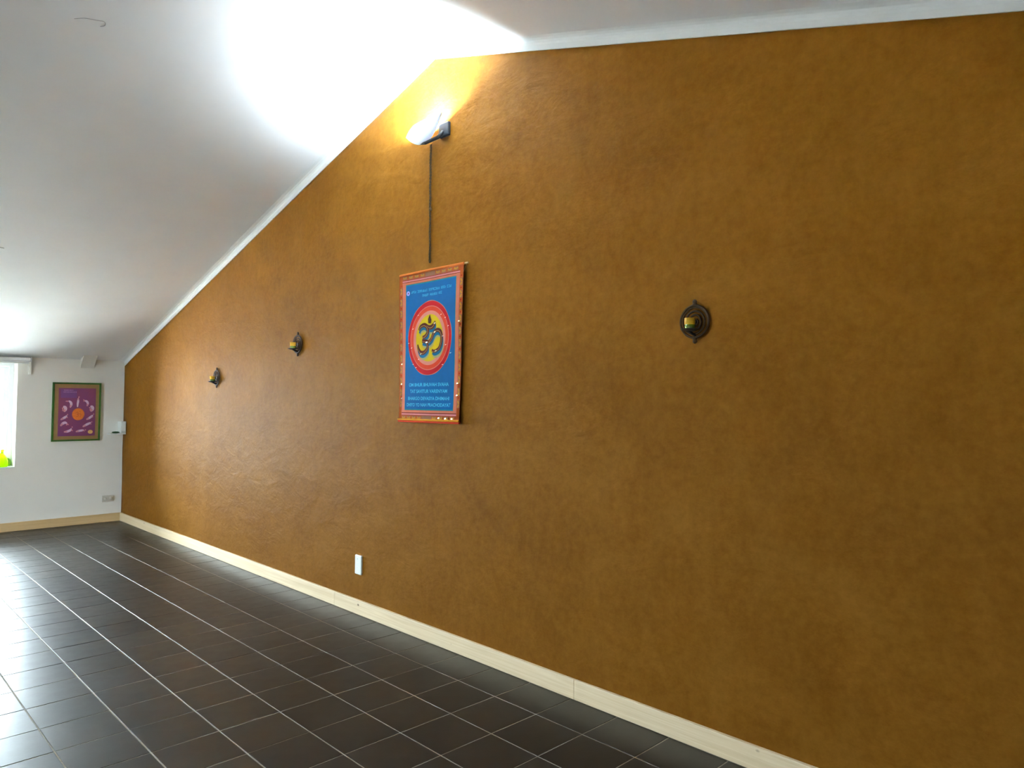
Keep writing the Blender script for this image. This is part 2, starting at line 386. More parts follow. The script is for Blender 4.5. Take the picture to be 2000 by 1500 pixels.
# ceiling: two slopes meeting at the ridge
bm = nb()
prism_yz(bm, [(YF + 0.4, zc(YF + 0.4)), (APY, APZ + CG), (YN - 0.4, zc(YN - 0.4)), (YN - 0.4, zc(YN - 0.4) + 0.25), (APY, APZ + CG + 0.25), (YF + 0.4, zc(YF + 0.4) + 0.25)], XL - 0.4, 0.3)
ceiling = struct(obj('ceiling', bm, M['ceiling']))
def onceil(x, y, off=0.0015): return (x, y, zc(y) - off)
o = obj('scuff_mark', sweep(nb(), [onceil(*p) for p in catmull([(-1.912, 1.412), (-1.869, 1.383), (-1.81, 1.367), (-1.776, 1.360), (-1.766, 1.386), (-1.784, 1.405)], 6)], 0.0022, 5), M['crack'], ceiling)
o = obj('scuff_mark', sweep(nb(), [onceil(-1.80, 4.289), onceil(-1.775, 4.285), onceil(-1.747, 4.292)], 0.003, 5), M['crack'], ceiling)
# plaster cove between ochre paint and ceiling
prof = [(0.02, -0.001), (-0.0065, -0.001), (-0.007, 0.030), (-0.011, 0.042), (-0.021, 0.052), (-0.038, 0.0585), (-0.062, 0.0615), (-0.062, 0.075), (0.02, 0.075)]
for nm, ya, yb in (('trim_1', APY, YF + 0.001), ('trim_2', APY, YN - 0.001)):
    bm = nb(); A = [bm.verts.new((a, ya, ze(ya) + b)) for a, b in prof]; B = [bm.verts.new((a, yb, ze(yb) + b)) for a, b in prof]; n = len(prof)
    for i in range(n): bm.faces.new((A[i], A[(i + 1) % n], B[(i + 1) % n], B[i]))
    bm.faces.new(A); bm.faces.new(B[::-1]); bmesh.ops.recalc_face_normals(bm, faces=bm.faces)
    struct(obj(nm, bm, M['cove'], smooth=False))
# pine baseboards, butt-jointed boards
BH, BT = 0.103, 0.016
def boards(name, mat, cuts, mk):
    root = struct(obj(name, mk(*cuts[0]), mat))
    for c in cuts[1:]: obj('board', mk(*c), mat, root)
boards('baseboard_right', M['pine'], [(1.772, YF - BT), (-0.62, 1.7705), (-3.2, -0.6215), (YN, -3.2015)], lambda a, b: bx(-BT, 0.012, a, b, 0.0012, BH, bev=0.0025))
boards('baseboard_back', M['pine_far'], [(-2.9, 0.0), (XL, -2.9015)], lambda a, b: bx(a, b, YF - BT, YF + 0.012, 0.0012, BH, bev=0.0025))
boards('baseboard_left', M['pine_far'], [(3.75, YF - BT), (-2.3, 3.1), (YN + BT, -2.3015)], lambda a, b: bx(XL - 0.01, XL + BT, a, b, 0.0012, BH, bev=0.0025))
boards('baseboard_front', M['pine_far'], [(-3.2, -BT), (XL + BT, -3.2015)], lambda a, b: bx(a, b, YN - 0.01, YN + BT, 0.0012, BH, bev=0.0025))

# windows: frame, sashes, panes
def window(name, a0, a1, z0, z1, depth, axis, sashes=2, bars=()):
    """axis 'x': window in the plane y = depth, a along x; axis 'y': plane x = depth, a along y"""
    def bb(u0, u1, w0, w1, t0, t1, bev=0.004):
        return bx(u0, u1, depth + t0, depth + t1, w0, w1, bev=bev) if axis == 'x' else bx(depth + t0, depth + t1, u0, u1, w0, w1, bev=bev)
    def multi(lst):
        bm = nb()
        for u0, u1, w0, w1, t0, t1 in lst:
            (box(bm, u0, u1, depth + t0, depth + t1, w0, w1) if axis == 'x' else box(bm, depth + t0, depth + t1, u0, u1, w0, w1))
        return bm
    F = 0.045
    root = struct(obj(name, multi([(a0, a0 + F, z0, z1, -.035, .035), (a1 - F, a1, z0, z1, -.035, .035), (a0 + F, a1 - F, z1 - F, z1, -.035, .035), (a0 + F, a1 - F, z0, z0 + F, -.035, .035)]), M['frame_white']))
    w = (a1 - a0 - 2 * F) / sashes; S = 0.05
    for i in range(sashes):
        u0 = a0 + F + w * i + 0.002; u1 = u0 + w - 0.004; q0, q1 = z0 + F + .002, z1 - F - .002
        lst = [(u0, u0 + S, q0, q1, -.03, .02), (u1 - S, u1, q0, q1, -.03, .02), (u0 + S, u1 - S, q1 - S, q1, -.03, .02), (u0 + S, u1 - S, q0, q0 + S, -.03, .02)]
        for b in bars: lst.append((u0 + S, u1 - S, q0 + (q1 - q0) * b - .012, q0 + (q1 - q0) * b + .012, -.02, .012))
        sa = obj('sash', multi(lst), M['frame_white'], root)
        obj('pane', bb(u0 + S, u1 - S, q0 + S, q1 - S, -.004, .002, 0), M['glass'], sa)
    return root
w1 = window('window_1', WIN1[0], WIN1[1], WIN1[2] + 0.012, WIN1[3], YF + 0.25, 'x')
obj('window_sill', bx(WIN1[0] + .001, WIN1[1] - .001, YF - 0.006, YF + 0.22, WIN1[2] - 0.004, WIN1[2] + 0.012, bev=0.004), M['frame_white'], w1)
w2 = window('added_window_2', WL[0][0], WL[0][1], WL[0][2], WL[0][3], XL - 0.2, 'y', 1, (0.33, 0.66))  # unseen glazed opening, added to let more daylight in
w3 = window('added_window_3', WL[1][0], WL[1][1], WL[1][2], WL[1][3], XL - 0.2, 'y', 1, (0.5,))  # second unseen window, added for room light
# ground outdoors
g = struct(obj('ground', bx(-60, 60, -60, 80, -0.7, -0.45), M['ground']))

# ------------------------------------------------------------------ roller blind cassette above the window
t_ = thing('blind_cassette', 'white roller blind casing above the window under the sloping ceiling', 'blind', (-1.74, YF, 1.98))
loc = lambda x, y, z: (x + 1.74, y - YF, z - 1.98)
def cbx(x0, x1, y0, y1, z0, z1, bev=0.004): a = loc(x0, y0, z0); b = loc(x1, y1, z1); return bx(a[0], b[0], a[1], b[1], a[2], b[2], bev=bev)
obj('casing', cbx(WIN1[0] - 0.08, -1.035, YF - 0.085, YF - 0.002, 1.990, 2.028, 0.008), M['frame_white'], t_)
obj('bottom_rail', cbx(WIN1[0] + 0.02, -1.045, YF - 0.06, YF - 0.035, 1.958, 1.972, 0.005), M['white_plastic'], t_)
obj('fabric_edge', cbx(WIN1[0] + 0.02, -1.045, YF - 0.049, YF - 0.046, 1.971, 1.991, 0), M['frame_white'], t_)
obj('end_cap', cbx(-1.034, -1.022, YF - 0.088, YF - 0.002, 1.984, 2.034, 0.004), M['white_plastic'], t_)
obj('bracket', cbx(-1.040, -1.018, YF - 0.03, YF - 0.001, 1.83, 1.984, 0.004), M['white_wall'], t_)

# ------------------------------------------------------------------ wall lamp
LY = 0.615
lamp = thing('wall_lamp', 'lit white glass uplighter high on the ochre wall under the ridge', 'lamp', (0, LY, 3.30))
# boat-shaped opal shade: pointed ends, open top
bm = nb(); NU, NV = 28, 10; rows = []
for i in range(NU + 1):
    u = -1 + 2 * i / NU; row = []
    wdt = max(0.0, 1 - abs(u) ** 1.5); y = 0.195 * u; rim = 0.028 - 0.036 * u + 0.022 * abs(u) ** 2
    for j in range(NV + 1):
        s = -1 + 2 * j / NV
        x = -0.098 - 0.076 * wdt * s; depth = 0.104 * (1 - abs(u) ** 1.6) * (1 - s * s)
        row.append(bm.verts.new((x, y, rim - depth - 0.001)))
    rows.append(row)
for i in range(NU):
    for j in range(NV): bm.faces.new((rows[i][j], rows[i + 1][j], rows[i + 1][j + 1], rows[i][j + 1]))
bmesh.ops.remove_doubles(bm, verts=bm.verts, dist=0.0004)
bmesh.ops.recalc_face_normals(bm, faces=bm.faces)
r_ = bmesh.ops.solidify(bm, geom=bm.faces[:], thickness=0.003)
obj('shade', bm, M['opal'], lamp, True)
obj('wall_plate', bx(-0.020, 0.004, -0.155, -0.055, -0.035, 0.055, bev=0.006), M['lamp_metal'], lamp)
obj('arm', sweep(nb(), [(-0.018, -0.10, 0.0), (-0.05, -0.09, -0.045), (-0.098, -0.02, -0.078), (-0.10, 0.06, -0.060), (-0.098, 0.13, -0.022)], [0.012, 0.013, 0.011, 0.009, 0.004], 8), M['lamp_metal'], lamp)
bl = obj('bulb', sweep(nb(), [(-0.098, -0.050, -0.045), (-0.098, -0.044, -0.045), (-0.098, 0.044, -0.045), (-0.098, 0.050, -0.045)], [0.003, 0.0085, 0.0085, 0.003], 10), M['bulb'], lamp, True)
obj('clip', sweep(nb(), [(-0.098, -0.07 - 0.012 * math.sin(a), 0.030 + 0.018 * math.cos(a)) for a in [math.pi * k / 10 for k in range(-2, 9)]], 0.0026, 6), M['lamp_metal'], lamp)
ld = bpy.data.lights.new('lamp_light', 'POINT'); ld.energy = 155; ld.color = (0.70, 0.88, 1.0); ld.shadow_soft_size = 0.04
lo_ = bpy.data.objects.new('lamp_light', ld); COL.objects.link(lo_); lo_.parent = lamp; lo_.location = (-0.098, 0.0, -0.018)

# unseen twin added on the opposite wall to brighten the ceiling
fill_lamp = lamp.copy(); COL.objects.link(fill_lamp); fill_lamp.location = (XL, LY, 3.30); fill_lamp.rotation_euler = (0, 0, math.pi)
fill_lamp['label'] = 'unseen matching uplighter added high on the opposite white wall to brighten the ceiling'
for ch in lamp.children:
    c_ = ch.copy(); COL.objects.link(c_); c_.parent = fill_lamp

# cord hanging from lamp to banner, with a knot
cord = thing('hanging_cord', 'dark twisted cord running down the ochre wall from lamp to banner', 'cord', (-0.008, 0.648, 2.46))
rngc = random.Random(8)
for sgn in (0, math.pi):
    pts = []
    for k in range(161):
        z = 0.79 * k / 160; a = z * 150 + sgn; pts.append((0.0035 * math.cos(a) - 0.002, 0.0035 * math.sin(a) + 0.004 * math.sin(z * 3) + 0.0015 * math.sin(z * 40), z))
    obj('strand', sweep(nb(), pts, 0.0048, 5), M['rope'], cord)
bm = nb(); bmesh.ops.create_icosphere(bm, subdivisions=2, radius=0.011, matrix=Matrix.Translation((-0.003, 0, 0.353)) @ Matrix.Diagonal((0.9, 0.9, 1.2, 1)))
obj('knot', bm, M['rope'], cord, True)

# ------------------------------------------------------------------ banner
BYC, BZ0, BZ1 = 0.627, 1.414, 2.407
ban = thing('banner', 'blue cloth wall banner with orange border and gold om sign in red rings', 'banner', (0, BYC, BZ0))
def B(y, z, layer=0.0):
    """wall coordinates (absolute y, z) -> banner-local point; the cloth narrows a little to its foot and waves slightly"""
    v = (z - BZ0) / (BZ1 - BZ0); k = 0.925 + 0.075 * v; dy = (y - BYC) * k + 0.006 * (1 - v)
    wave = 0.006 * math.sin(v * 5.0 + 0.6) * math.sin(dy * 9 + 0.8) + 0.010 * (1 - v) ** 2
    return (-0.020 - wave - layer * 0.0010, dy, z - BZ0)
def Yq(y, v=1.0): return y
def sheet(name, y0, y1, z0, z1, layer, mat, parent, ny=14, nz=20):
    bm = nb(); g = [[bm.verts.new(B(y0 + (y1 - y0) * i / ny, z0 + (z1 - z0) * j / nz, layer)) for j in range(nz + 1)] for i in range(ny + 1)]
    for i in range(ny):
        for j in range(nz): bm.faces.new((g[i][j], g[i][j + 1], g[i + 1][j + 1], g[i + 1][j]))
    return obj(name, bm, mat, parent, True)
def poly(name, pts, layer, mat, parent):
    bm = nb(); bm.faces.new([bm.verts.new(B(a, b, layer)) for a, b in pts]); return obj(name, bm, mat, parent)
def polys(name, lst, layer, mat, parent):
    bm = nb()
    for pts in lst: bm.faces.new([bm.verts.new(B(a, b, layer)) for a, b in pts])
    return obj(name, bm, mat, parent)
def annulus(name, r0, r1, layer, mat, parent, n=64, wob=0.0, nr=8):
    bm = nb(); r0 = r0 or (r1[0] * 0.02, r1[1] * 0.02); rings = []
    for q in range(nr + 1):
        u = q / nr; ra, rb_ = r0[0] + (r1[0] - r0[0]) * u, r0[1] + (r1[1] - r0[1]) * u
        rings.append([bm.verts.new(B(CY + ra * (1 + wob * u * math.sin(9 * a)) * math.cos(a), CZ + rb_ * (1 + wob * u * math.sin(9 * a)) * math.sin(a), layer)) for a in [2 * math.pi * k / n for k in range(n)]])
    for A, Q in zip(rings, rings[1:]):
        for k in range(n): bm.faces.new((A[k], A[(k + 1) % n], Q[(k + 1) % n], Q[k]))
    bm.faces.new(rings[0][::-1]) if r0[0] < 0.01 else None
    return obj(name, bm, mat, parent)
HW = 0.342
ct = nb(); ny, nz = 16, 24
g = [[ct.verts.new(B(BYC - HW + 2 * HW * i / ny, BZ0 + (BZ1 - BZ0) * j / nz)) for j in range(nz + 1)] for i in range(ny + 1)]
for i in range(ny):
    for j in range(nz): ct.faces.new((g[i][j], g[i][j + 1], g[i + 1][j + 1], g[i + 1][j]))
bmesh.ops.solidify(ct, geom=ct.faces[:], thickness=-0.003); bmesh.ops.recalc_face_normals(ct, faces=ct.faces)
cl = obj('cloth', ct, M['c_orange'], ban, True)
IY0, IY1, IZ0, IZ1 = BYC - 0.276, BYC + 0.268, 1.488, 2.336   # blue field
# border bands
sheet('border_band', IY1, IY1 + 0.034, IZ0 - 0.02, IZ1 + 0.02, 0.6, M['c_salmon'], cl, 3, 20)
sheet('border_band', IY0 - 0.032, IY0, IZ0 - 0.02, IZ1 + 0.02, 0.6, M['c_salmon'], cl, 3, 20)
for z0, z1, m in ((2.338, 2.350, 'salmon'), (2.352, 2.3555, 'maroon'), (2.3555, 2.3655, 'pink'), (2.3655, 2.369, 'maroon'),
                  (1.473, 1.486, 'salmon'), (1.4665, 1.4725, 'maroon'), (1.456, 1.4665, 'pink'), (1.453, 1.456, 'maroon')):
    sheet('border_band', BYC - 0.31, BYC + 0.305, z0, z1, 1.0, M['c_' + m], cl, 14, 1)
sheet('border_band', BYC - HW, BYC + HW, 2.400, 2.4065, 0.8, M['c_rod'], cl, 14, 1)
sheet('border_band', BYC - 0.05, BYC + 0.06, 2.371, 2.399, 1.0, M['c_taupe'], cl, 6, 1)
sheet('border_band', BYC - 0.05, BYC + 0.06, 1.422, 1.452, 1.0, M['c_taupe'], cl, 6, 1)
# block-printed motifs: gold leaves on taupe squares
def motif(yc, zc_, w, h, vert):
    polys('motif', [[(yc - w, zc_ - h), (yc + w, zc_ - h), (yc + w, zc_ + h), (yc - w, zc_ + h)]], 0.8, M['c_taupe'], cl)
    L = []
    for s in (-1, 1):
        if vert: L.append([(yc - w * .8, zc_ + s * h * .15), (yc + w * .1, zc_ + s * h * .95), (yc + w * .8, zc_ + s * h * .75), (yc + w * .1, zc_ + s * h * .05)])
        else: L.append([(yc + s * w * .15, zc_ - h * .8), (yc + s * w * .95, zc_ - h * .1), (yc + s * w * .75, zc_ + h * .8), (yc + s * w * .05, zc_ + h * .1)])
    for l_ in L: polys('motif', [l_], 1.2, M['c_gold'], cl)
for k in range(4):
    for s in (-1, 1):
        yy = BYC + 0.005 + s * (0.085 + 0.063 * k)
        motif(yy, 2.3845, 0.022, 0.011, False); motif(yy, 1.4375, 0.022, 0.011, False)
for k in range(11):
    zz = 1.53 + 0.0765 * k
    motif(IY1 + 0.050, zz, 0.013, 0.024, True); motif(IY0 - 0.049, zz, 0.013, 0.024, True)
    for y_ in (IY1 + 0.049, IY0 - 0.049): polys('motif', [[(y_ - .005, zz + .036), (y_ + .005, zz + .036), (y_ + .005, zz + .042), (y_ - .005, zz + .042)]], 1.0, M['c_red'], cl)
# blue field with a greenish edge
sheet('field_edge', IY0, IY1, IZ0, IZ1, 1.0, M['c_teal'], cl)
fld = sheet('field', IY0 + 0.005, IY1 - 0.005, IZ0 + 0.008, IZ1 - 0.008, 1.5, M['c_blue'], cl)
# medallion
CY, CZ = 0.624, 1.962
med = annulus('ring_outline', None, (0.240, 0.246), 2.2, M['c_rose'], ban, wob=0.006)
annulus('red_ring', (0.208, 0.208), (0.236, 0.242), 2.8, M['c_red'], med)
annulus('ring_seam', (0.2055, 0.2065), (0.2100, 0.211), 3.1, M['c_rose'], med)
annulus('vermilion_ring', (0.174, 0.177), (0.208, 0.209), 2.9, M['c_vermilion'], med)
annulus('rose_ring', (0.148, 0.155), (0.176, 0.179), 3.0, M['c_rose'], med)
annulus('yellow_disc', None, (0.150, 0.157), 2.9, M['c_yellow'], med)
# om sign
OX, OZ = 0.622, 1.966
OM = dict(upper=([(0.118, 0.0507), (0.1053, 0.0715), (0.0832, 0.0812), (0.0573, 0.0828), (0.0314, 0.0708), (0.0202, 0.0521), (0.0216, 0.0298), (0.0377, 0.0128), (0.0596, 0.004), (0.0761, 0.0027)], 0.008, 0.0125),
          bar=([(0.0794, -0.0197), (0.0443, -0.025), (0.0078, -0.0315)], 0.009, 0.0105),
          tail=([(0.0259, -0.0327), (0.0006, -0.0274), (-0.0243, -0.011), (-0.04, 0.0125), (-0.0593, 0.0335), (-0.0874, 0.0416), (-0.1156, 0.0331), (-0.1314, 0.0111), (-0.1334, -0.0197), (-0.1286, -0.0457), (-0.1119, -0.0754), (-0.0826, -0.0904), (-0.0544, -0.0946), (-0.0328, -0.0859)], 0.007, 0.0115),
          lower=([(0.0443, -0.025), (0.0203, -0.042), (0.0151, -0.0647), (0.0268, -0.0842), (0.0576, -0.0997), (0.0891, -0.0972), (0.1117, -0.0779), (0.1232, -0.0568), (0.1261, -0.043)], 0.006, 0.0115),
          crescent=([(0.0317, 0.0821), (0.0096, 0.0682), (-0.0158, 0.0642), (-0.0408, 0.0736), (-0.0547, 0.0915), (-0.0563, 0.1024)], 0.004, 0.013))
def stroke(name, pts, w0, wm, layer, mat, dy=0.0, dz=0.0, k=1.0):
    pp = catmull(pts, 6); L, R = ribbon2(pp, w0 * k, wm=wm * k); bm = nb()
    l = [bm.verts.new(B(OX + a + dy, OZ + b + dz, layer)) for a, b in L]; r = [bm.verts.new(B(OX + a + dy, OZ + b + dz, layer)) for a, b in R]
    for i in range(len(l) - 1): bm.faces.new((l[i], l[i + 1], r[i + 1], r[i]))
    return obj(name, bm, mat, med)
for nm, (pts, w0, wm) in OM.items():
    stroke('om_highlight', pts, w0, wm, 3.3, M['c_olive'], -0.012, -0.036, 0.9)
    stroke('om_shadow', pts, w0, wm, 3.7, M['c_deepblue'], -0.006, -0.020, 1.15)
    stroke('om_stroke', pts, w0, wm, 4.4, M['c_brown'], k=1.22)
    stroke('om_trim', pts, w0 * 0.14, wm * 0.13, 4.9, M['c_tan'], 0.002, -0.004)
poly('om_point', [(OX + a, OZ + b) for a, b in [(0.002, 0.1494), (0.0221, 0.1196), (0.0173, 0.0923), (-0.0118, 0.089), (-0.0157, 0.1122)]], 4.4, M['c_brown'], med)
poly('om_point', [(OX + a, OZ + b) for a, b in [(0.002, 0.128), (0.012, 0.112), (0.009, 0.096), (-0.005, 0.095), (-0.007, 0.110)]], 4.8, M['c_umber'], med)
# mirrors and stitches
def mirror_piece(y, z, w, h, rot=0.3, layer=5.4):
    pts = []
    for k in range(8):
        a = 2 * math.pi * k / 8; a_, b_ = w * math.cos(a), h * math.sin(a); pts.append((y + a_ * math.cos(rot) + b_ * math.sin(rot), z - a_ * math.sin(rot) + b_ * math.cos(rot)))
    bm = nb(); top = [bm.verts.new(B(a, b, layer)) for a, b in pts]; c = bm.verts.new((Vector(B(y, z, layer + 1.6))))
    for k in range(8): bm.faces.new((top[k], top[(k + 1) % 8], c))
    return obj('mirror', bm, M['mirror'], ban)
for a, b in ((-0.0565, 0.088), (-0.0593, 0.0302), (-0.0756, -0.0945), (0.0833, -0.1069)): mirror_piece(OX + a, OZ + b, 0.011, 0.0055)
for a, b in ((0.0277, -0.0326),): mirror_piece(OX + a, OZ + b, 0.008, 0.004)
for a, b in ((0.935, 1.565), (0.937, 1.664), (0.320, 1.585), (0.428, 1.438), (0.498, 1.440), (0.362, 1.437), (0.320, 1.66), (0.935, 1.80), (0.316, 2.05)): mirror_piece(a, b, 0.0085, 0.006, 0.3, 2.0)
for a, b in ((0.1313, 0.1531), (-0.1714, 0.1155), (-0.1243, 0.139), (0.1864, 0.0644), (-0.203, 0.061), (-0.1793, -0.058), (-0.1474, -0.0006), (-0.2311, -0.1123), (0.1703, -0.1736), (0.2307, -0.0297), (0.1954, -0.0626), (0.1358, -0.1952), (0.1087, -0.1416), (-0.1504, -0.184)):
    polys('stitch', [[(OX + a - .007, OZ + b + .0005), (OX + a - .006, OZ + b + .003), (OX + a + .007, OZ + b - .0005), (OX + a + .006, OZ + b - .003)]], 5.0, M['c_white'], med)
# lettering
def letters(name, text, yc, zc_, width, height, layer, mat, parent):
    cu = bpy.data.curves.new('lettering', 'FONT'); cu.body = text; cu.size = 1.0; cu.align_x = 'CENTER'; cu.resolution_u = 3; cu.offset = 0.022
    ob = bpy.data.objects.new('lettering', cu); COL.objects.link(ob); bpy.context.view_layer.update()
    me = bpy.data.meshes.new_from_object(ob.evaluated_get(bpy.context.evaluated_depsgraph_get()))
    bpy.data.objects.remove(ob, do_unlink=True); bpy.data.curves.remove(cu)
    xs = [v_.co.x for v_ in me.vertices]; ys = [v_.co.y for v_ in me.vertices]; sx = width / (max(xs) - min(xs)); sy = height / (max(ys) - min(ys)); mx_, my_ = (max(xs) + min(xs)) / 2, (max(ys) + min(ys)) / 2
    for v_ in me.vertices: v_.co = B(yc - (v_.co.x - mx_) * sx, zc_ + (v_.co.y - my_) * sy, layer)
    me.materials.clear(); me.materials.append(mat)
    o = bpy.data.objects.new(name, me); COL.objects.link(o); o.parent = parent; return o
for txt, yc, z_, w in (('OM BHUR BHUVAH SVAHA', 0.622, 1.656, 0.435), ('TAT SAVITUR VARENYAM', 0.622, 1.613, 0.405), ('BHARGO DEVASYA DHIMAHI', 0.622, 1.566, 0.455), ('DHIYO YO NAH PRACHODAYAT', 0.622, 1.524, 0.485)):
    letters('lettering', txt, yc, z_, w, 0.023, 2.4, M['c_text'], fld)
# two lines too worn to read: short strokes in word groups
def worn(name, y_start, words, z_, hgt, layer, mat, parent, mapf, seed):
    r = random.Random(seed); bm = nb(); y = y_start
    for n_ in words:
        for _ in range(n_):
            w = r.uniform(0.008, 0.012)
            for kind in r.sample(['l', 'r', 't', 'm', 'b'], 3):
                q = {'l': (y, y - .0025, z_, z_ + hgt), 'r': (y - w + .0025, y - w, z_, z_ + hgt), 't': (y, y - w, z_ + hgt - .003, z_ + hgt), 'm': (y, y - w, z_ + hgt * .45, z_ + hgt * .45 + .003), 'b': (y, y - w, z_, z_ + .003)}[kind]
                bm.faces.new([bm.verts.new(mapf(a, b, layer)) for a, b in ((q[0], q[2]), (q[1], q[2]), (q[1], q[3]), (q[0], q[3]))])
            y -= w + 0.004
        y -= 0.013
    return obj(name, bm, mat, parent)
worn('lettering', 0.835, (4, 8, 9, 4, 3), 2.272, 0.016, 2.4, M['c_text'], fld, B, 3)
worn('lettering', 0.715, (5, 6, 3), 2.240, 0.016, 2.4, M['c_text'], fld, B, 5)
bm = nb(); bm.faces.new([bm.verts.new(B(0.868 + 0.018 * math.cos(a), 2.276 + 0.016 * math.sin(a), 2.4)) for a in [2 * math.pi * k / 14 for k in range(14)]]); obj('emblem', bm, M['c_lilac'], fld)
polys('emblem', [[(0.874, 2.272), (0.866, 2.269), (0.860, 2.279), (0.868, 2.283)]], 2.9, M['c_maroon'], fld)
# rods and hanging threads
obj('rod', sweep(nb(), [(-0.014, HW - 0.004, BZ1 - BZ0 + 0.001), (-0.014, 0.0, BZ1 - BZ0 + 0.002), (-0.014, -HW - 0.030, BZ1 - BZ0 + 0.001)], 0.006, 8), M['rod_wood'], ban)
obj('hem', sweep(nb(), [(-0.018, HW - 0.002, BZ1 - BZ0 + 0.001), (-0.018, 0.0, BZ1 - BZ0 + 0.002), (-0.018, -HW + 0.002, BZ1 - BZ0 + 0.001)], 0.0085, 8), M['c_rod'], ban)
pb = [B(BYC + HW + 0.004, BZ0), B(BYC, BZ0), B(BYC - HW - 0.004, BZ0)]
obj('hem', sweep(nb(), [(p[0] + 0.002, p[1], 0.0) for p in pb], 0.008, 8), M['c_vermilion'], ban)
obj('hem', sweep(nb(), [(p[0] - 0.004, p[1], 0.011) for p in pb], 0.006, 8), M['c_gold'], ban)
for s, yy in ((1, HW - 0.01), (-1, -HW - 0.022)):
    obj('thread', sweep(nb(), [(-0.014, yy, BZ1 - BZ0 + 0.006), (-0.013, (yy + 0.021) / 2, (BZ1 - BZ0 + 0.40) / 2 + 0.005), (-0.011, 0.021, 0.398)], 0.0014, 5), M['thread'], ban)

# ------------------------------------------------------------------ candle sconces
def make_sconce():
    root = thing('candle_sconce', '', 'candle holder')
    obj('ring', sweep(nb(), [(-0.012, 0.0735 * math.cos(a), 0.0735 * math.sin(a)) for a in [2 * math.pi * k / 40 for k in range(40)]], 0.0058, 6, closed=True, up=Vector((1, 0, 0))), M['bronze'], root, True)
    obj('spiral', sweep(nb(), [(-0.011, r_ * math.cos(a), r_ * math.sin(a)) for a, r_ in [(3.9 - 2 * math.pi * 3.25 * k / 110, 0.0725 - 0.0585 * (k / 110)) for k in range(111)]], 0.0049, 6, up=Vector((1, 0, 0))), M['bronze'], root, True)
    obj('mount', sweep(nb(), [(0.004, 0, 0), (-0.012, 0, 0)], 0.009, 12), M['bronze'], root)
    for s in (1, -1):
        bm = nb(); lathe(bm, [(0.0, -0.004), (0.013, -0.002), (0.012, 0.004), (0.0085, 0.008), (0.0115, 0.014), (0.0105, 0.020), (0.005, 0.025), (0.0, 0.0265)], 14)
        bmesh.ops.scale(bm, vec=(0.7, 1, s), verts=bm.verts); bmesh.ops.recalc_face_normals(bm, faces=bm.faces); bmesh.ops.translate(bm, vec=(-0.010, 0, s * 0.076), verts=bm.verts)
        obj('finial', bm, M['bronze'], root, True)
    obj('arm', sweep(nb(), [(-0.008, 0, -0.062), (-0.030, 0, -0.058), (-0.055, 0, -0.046)], [0.007, 0.006, 0.006], 8), M['iron'], root)
    obj('dish', lathe(nb(), [(0.0, -0.048), (0.022, -0.047), (0.032, -0.043), (0.042, -0.039), (0.042, -0.0365), (0.031, -0.037), (0.022, -0.040), (0.0, -0.041)], 24, (-0.052, 0, 0)), M['iron'], root, True)
    cup = obj('votive_glass', lathe(nb(), [(0.0, -0.0405), (0.0205, -0.0405), (0.0222, -0.030), (0.0250, 0.012), (0.0232, 0.012), (0.0206, -0.028), (0.0, -0.031)], 24, (-0.052, 0, 0)), M['votive'], root, True)
    obj('glass_foot', lathe(nb(), [(0.0210, -0.0400), (0.0229, -0.031), (0.0242, -0.018), (0.0238, -0.018), (0.0223, -0.031), (0.0206, -0.0400)], 24, (-0.052, 0, 0)), M['votive_base'], cup, True)
    cd = obj('candle', lathe(nb(), [(0.0, -0.0305), (0.0165, -0.0305), (0.0172, -0.002), (0.0135, 0.001), (0.0, -0.001)], 20, (-0.052, 0, 0)), M['wax'], root, True)
    obj('wick', sweep(nb(), [(-0.052, 0, -0.002), (-0.0525, 0.001, 0.008)], 0.0009, 5), M['wick'], cd)
    return root
def copy_tree(o, parent=None):
    c = o.copy(); COL.objects.link(c); c.parent = parent
    for ch in o.children: copy_tree(ch, c)
    return c
sc = make_sconce()
spots = (((0, -1.340, 1.922), 'bronze ring candle sconce alone on the wall between banner and camera, nearest one'),
         ((0, 2.425, 2.015), 'bronze ring candle sconce with yellow glass, second one, closer to the banner'),
         ((0, 4.075, 1.768), 'small bronze candle sconce farthest away, closest to the white window wall'))
for i, (p, lb) in enumerate(spots):
    o = sc if i == 0 else copy_tree(sc)
    o.location = p; o['label'] = lb; o['group'] = 'candle sconces along the ochre wall'

# ------------------------------------------------------------------ sockets
so = thing('wall_socket', 'white upright double power socket low on the ochre wall', 'socket', (0, 1.459, 0.285))
obj('plate', bx(-0.012, 0.004, -0.041, 0.041, 0.0, 0.139, bev=0.006), M['white_plastic'], so)
def outlet(root, c, axis, fr_m, holes=True):
    def rot(bm):
        if axis == 'y': bmesh.ops.rotate(bm, cent=(0, 0, 0), matrix=Matrix.Rotation(-math.pi / 2, 3, 'Z'), verts=bm.verts)
        bmesh.ops.translate(bm, vec=c, verts=bm.verts); return bm
    bm = nb(); lathe(bm, [(0.0, -0.006), (0.0165, -0.006), (0.0185, 0.0005), (0.0215, 0.0015), (0.0225, 0.0), (0.0225, -0.002)], 24)
    bmesh.ops.rotate(bm, cent=(0, 0, 0), matrix=Matrix.Rotation(-math.pi / 2, 3, 'Y'), verts=bm.verts)
    w = obj('outlet', rot(bm), fr_m, root, True)
    for s in (-1, 1):
        bm = nb(); lathe(bm, [(0.0, 0.0), (0.0028, 0.0), (0.0028, 0.001), (0.0, 0.001)], 10); bmesh.ops.rotate(bm, cent=(0, 0, 0), matrix=Matrix.Rotation(-math.pi / 2, 3, 'Y'), verts=bm.verts)
        bmesh.ops.translate(bm, vec=(0.0055, s * 0.0095, -0.002), verts=bm.verts); obj('pin_hole', rot(bm), M['hole'], w)
    obj('earth_pin', rot(sweep(nb(), [(0.0055, 0, 0.009), (-0.006, 0, 0.009)], 0.0024, 8)), M['steel'], w)
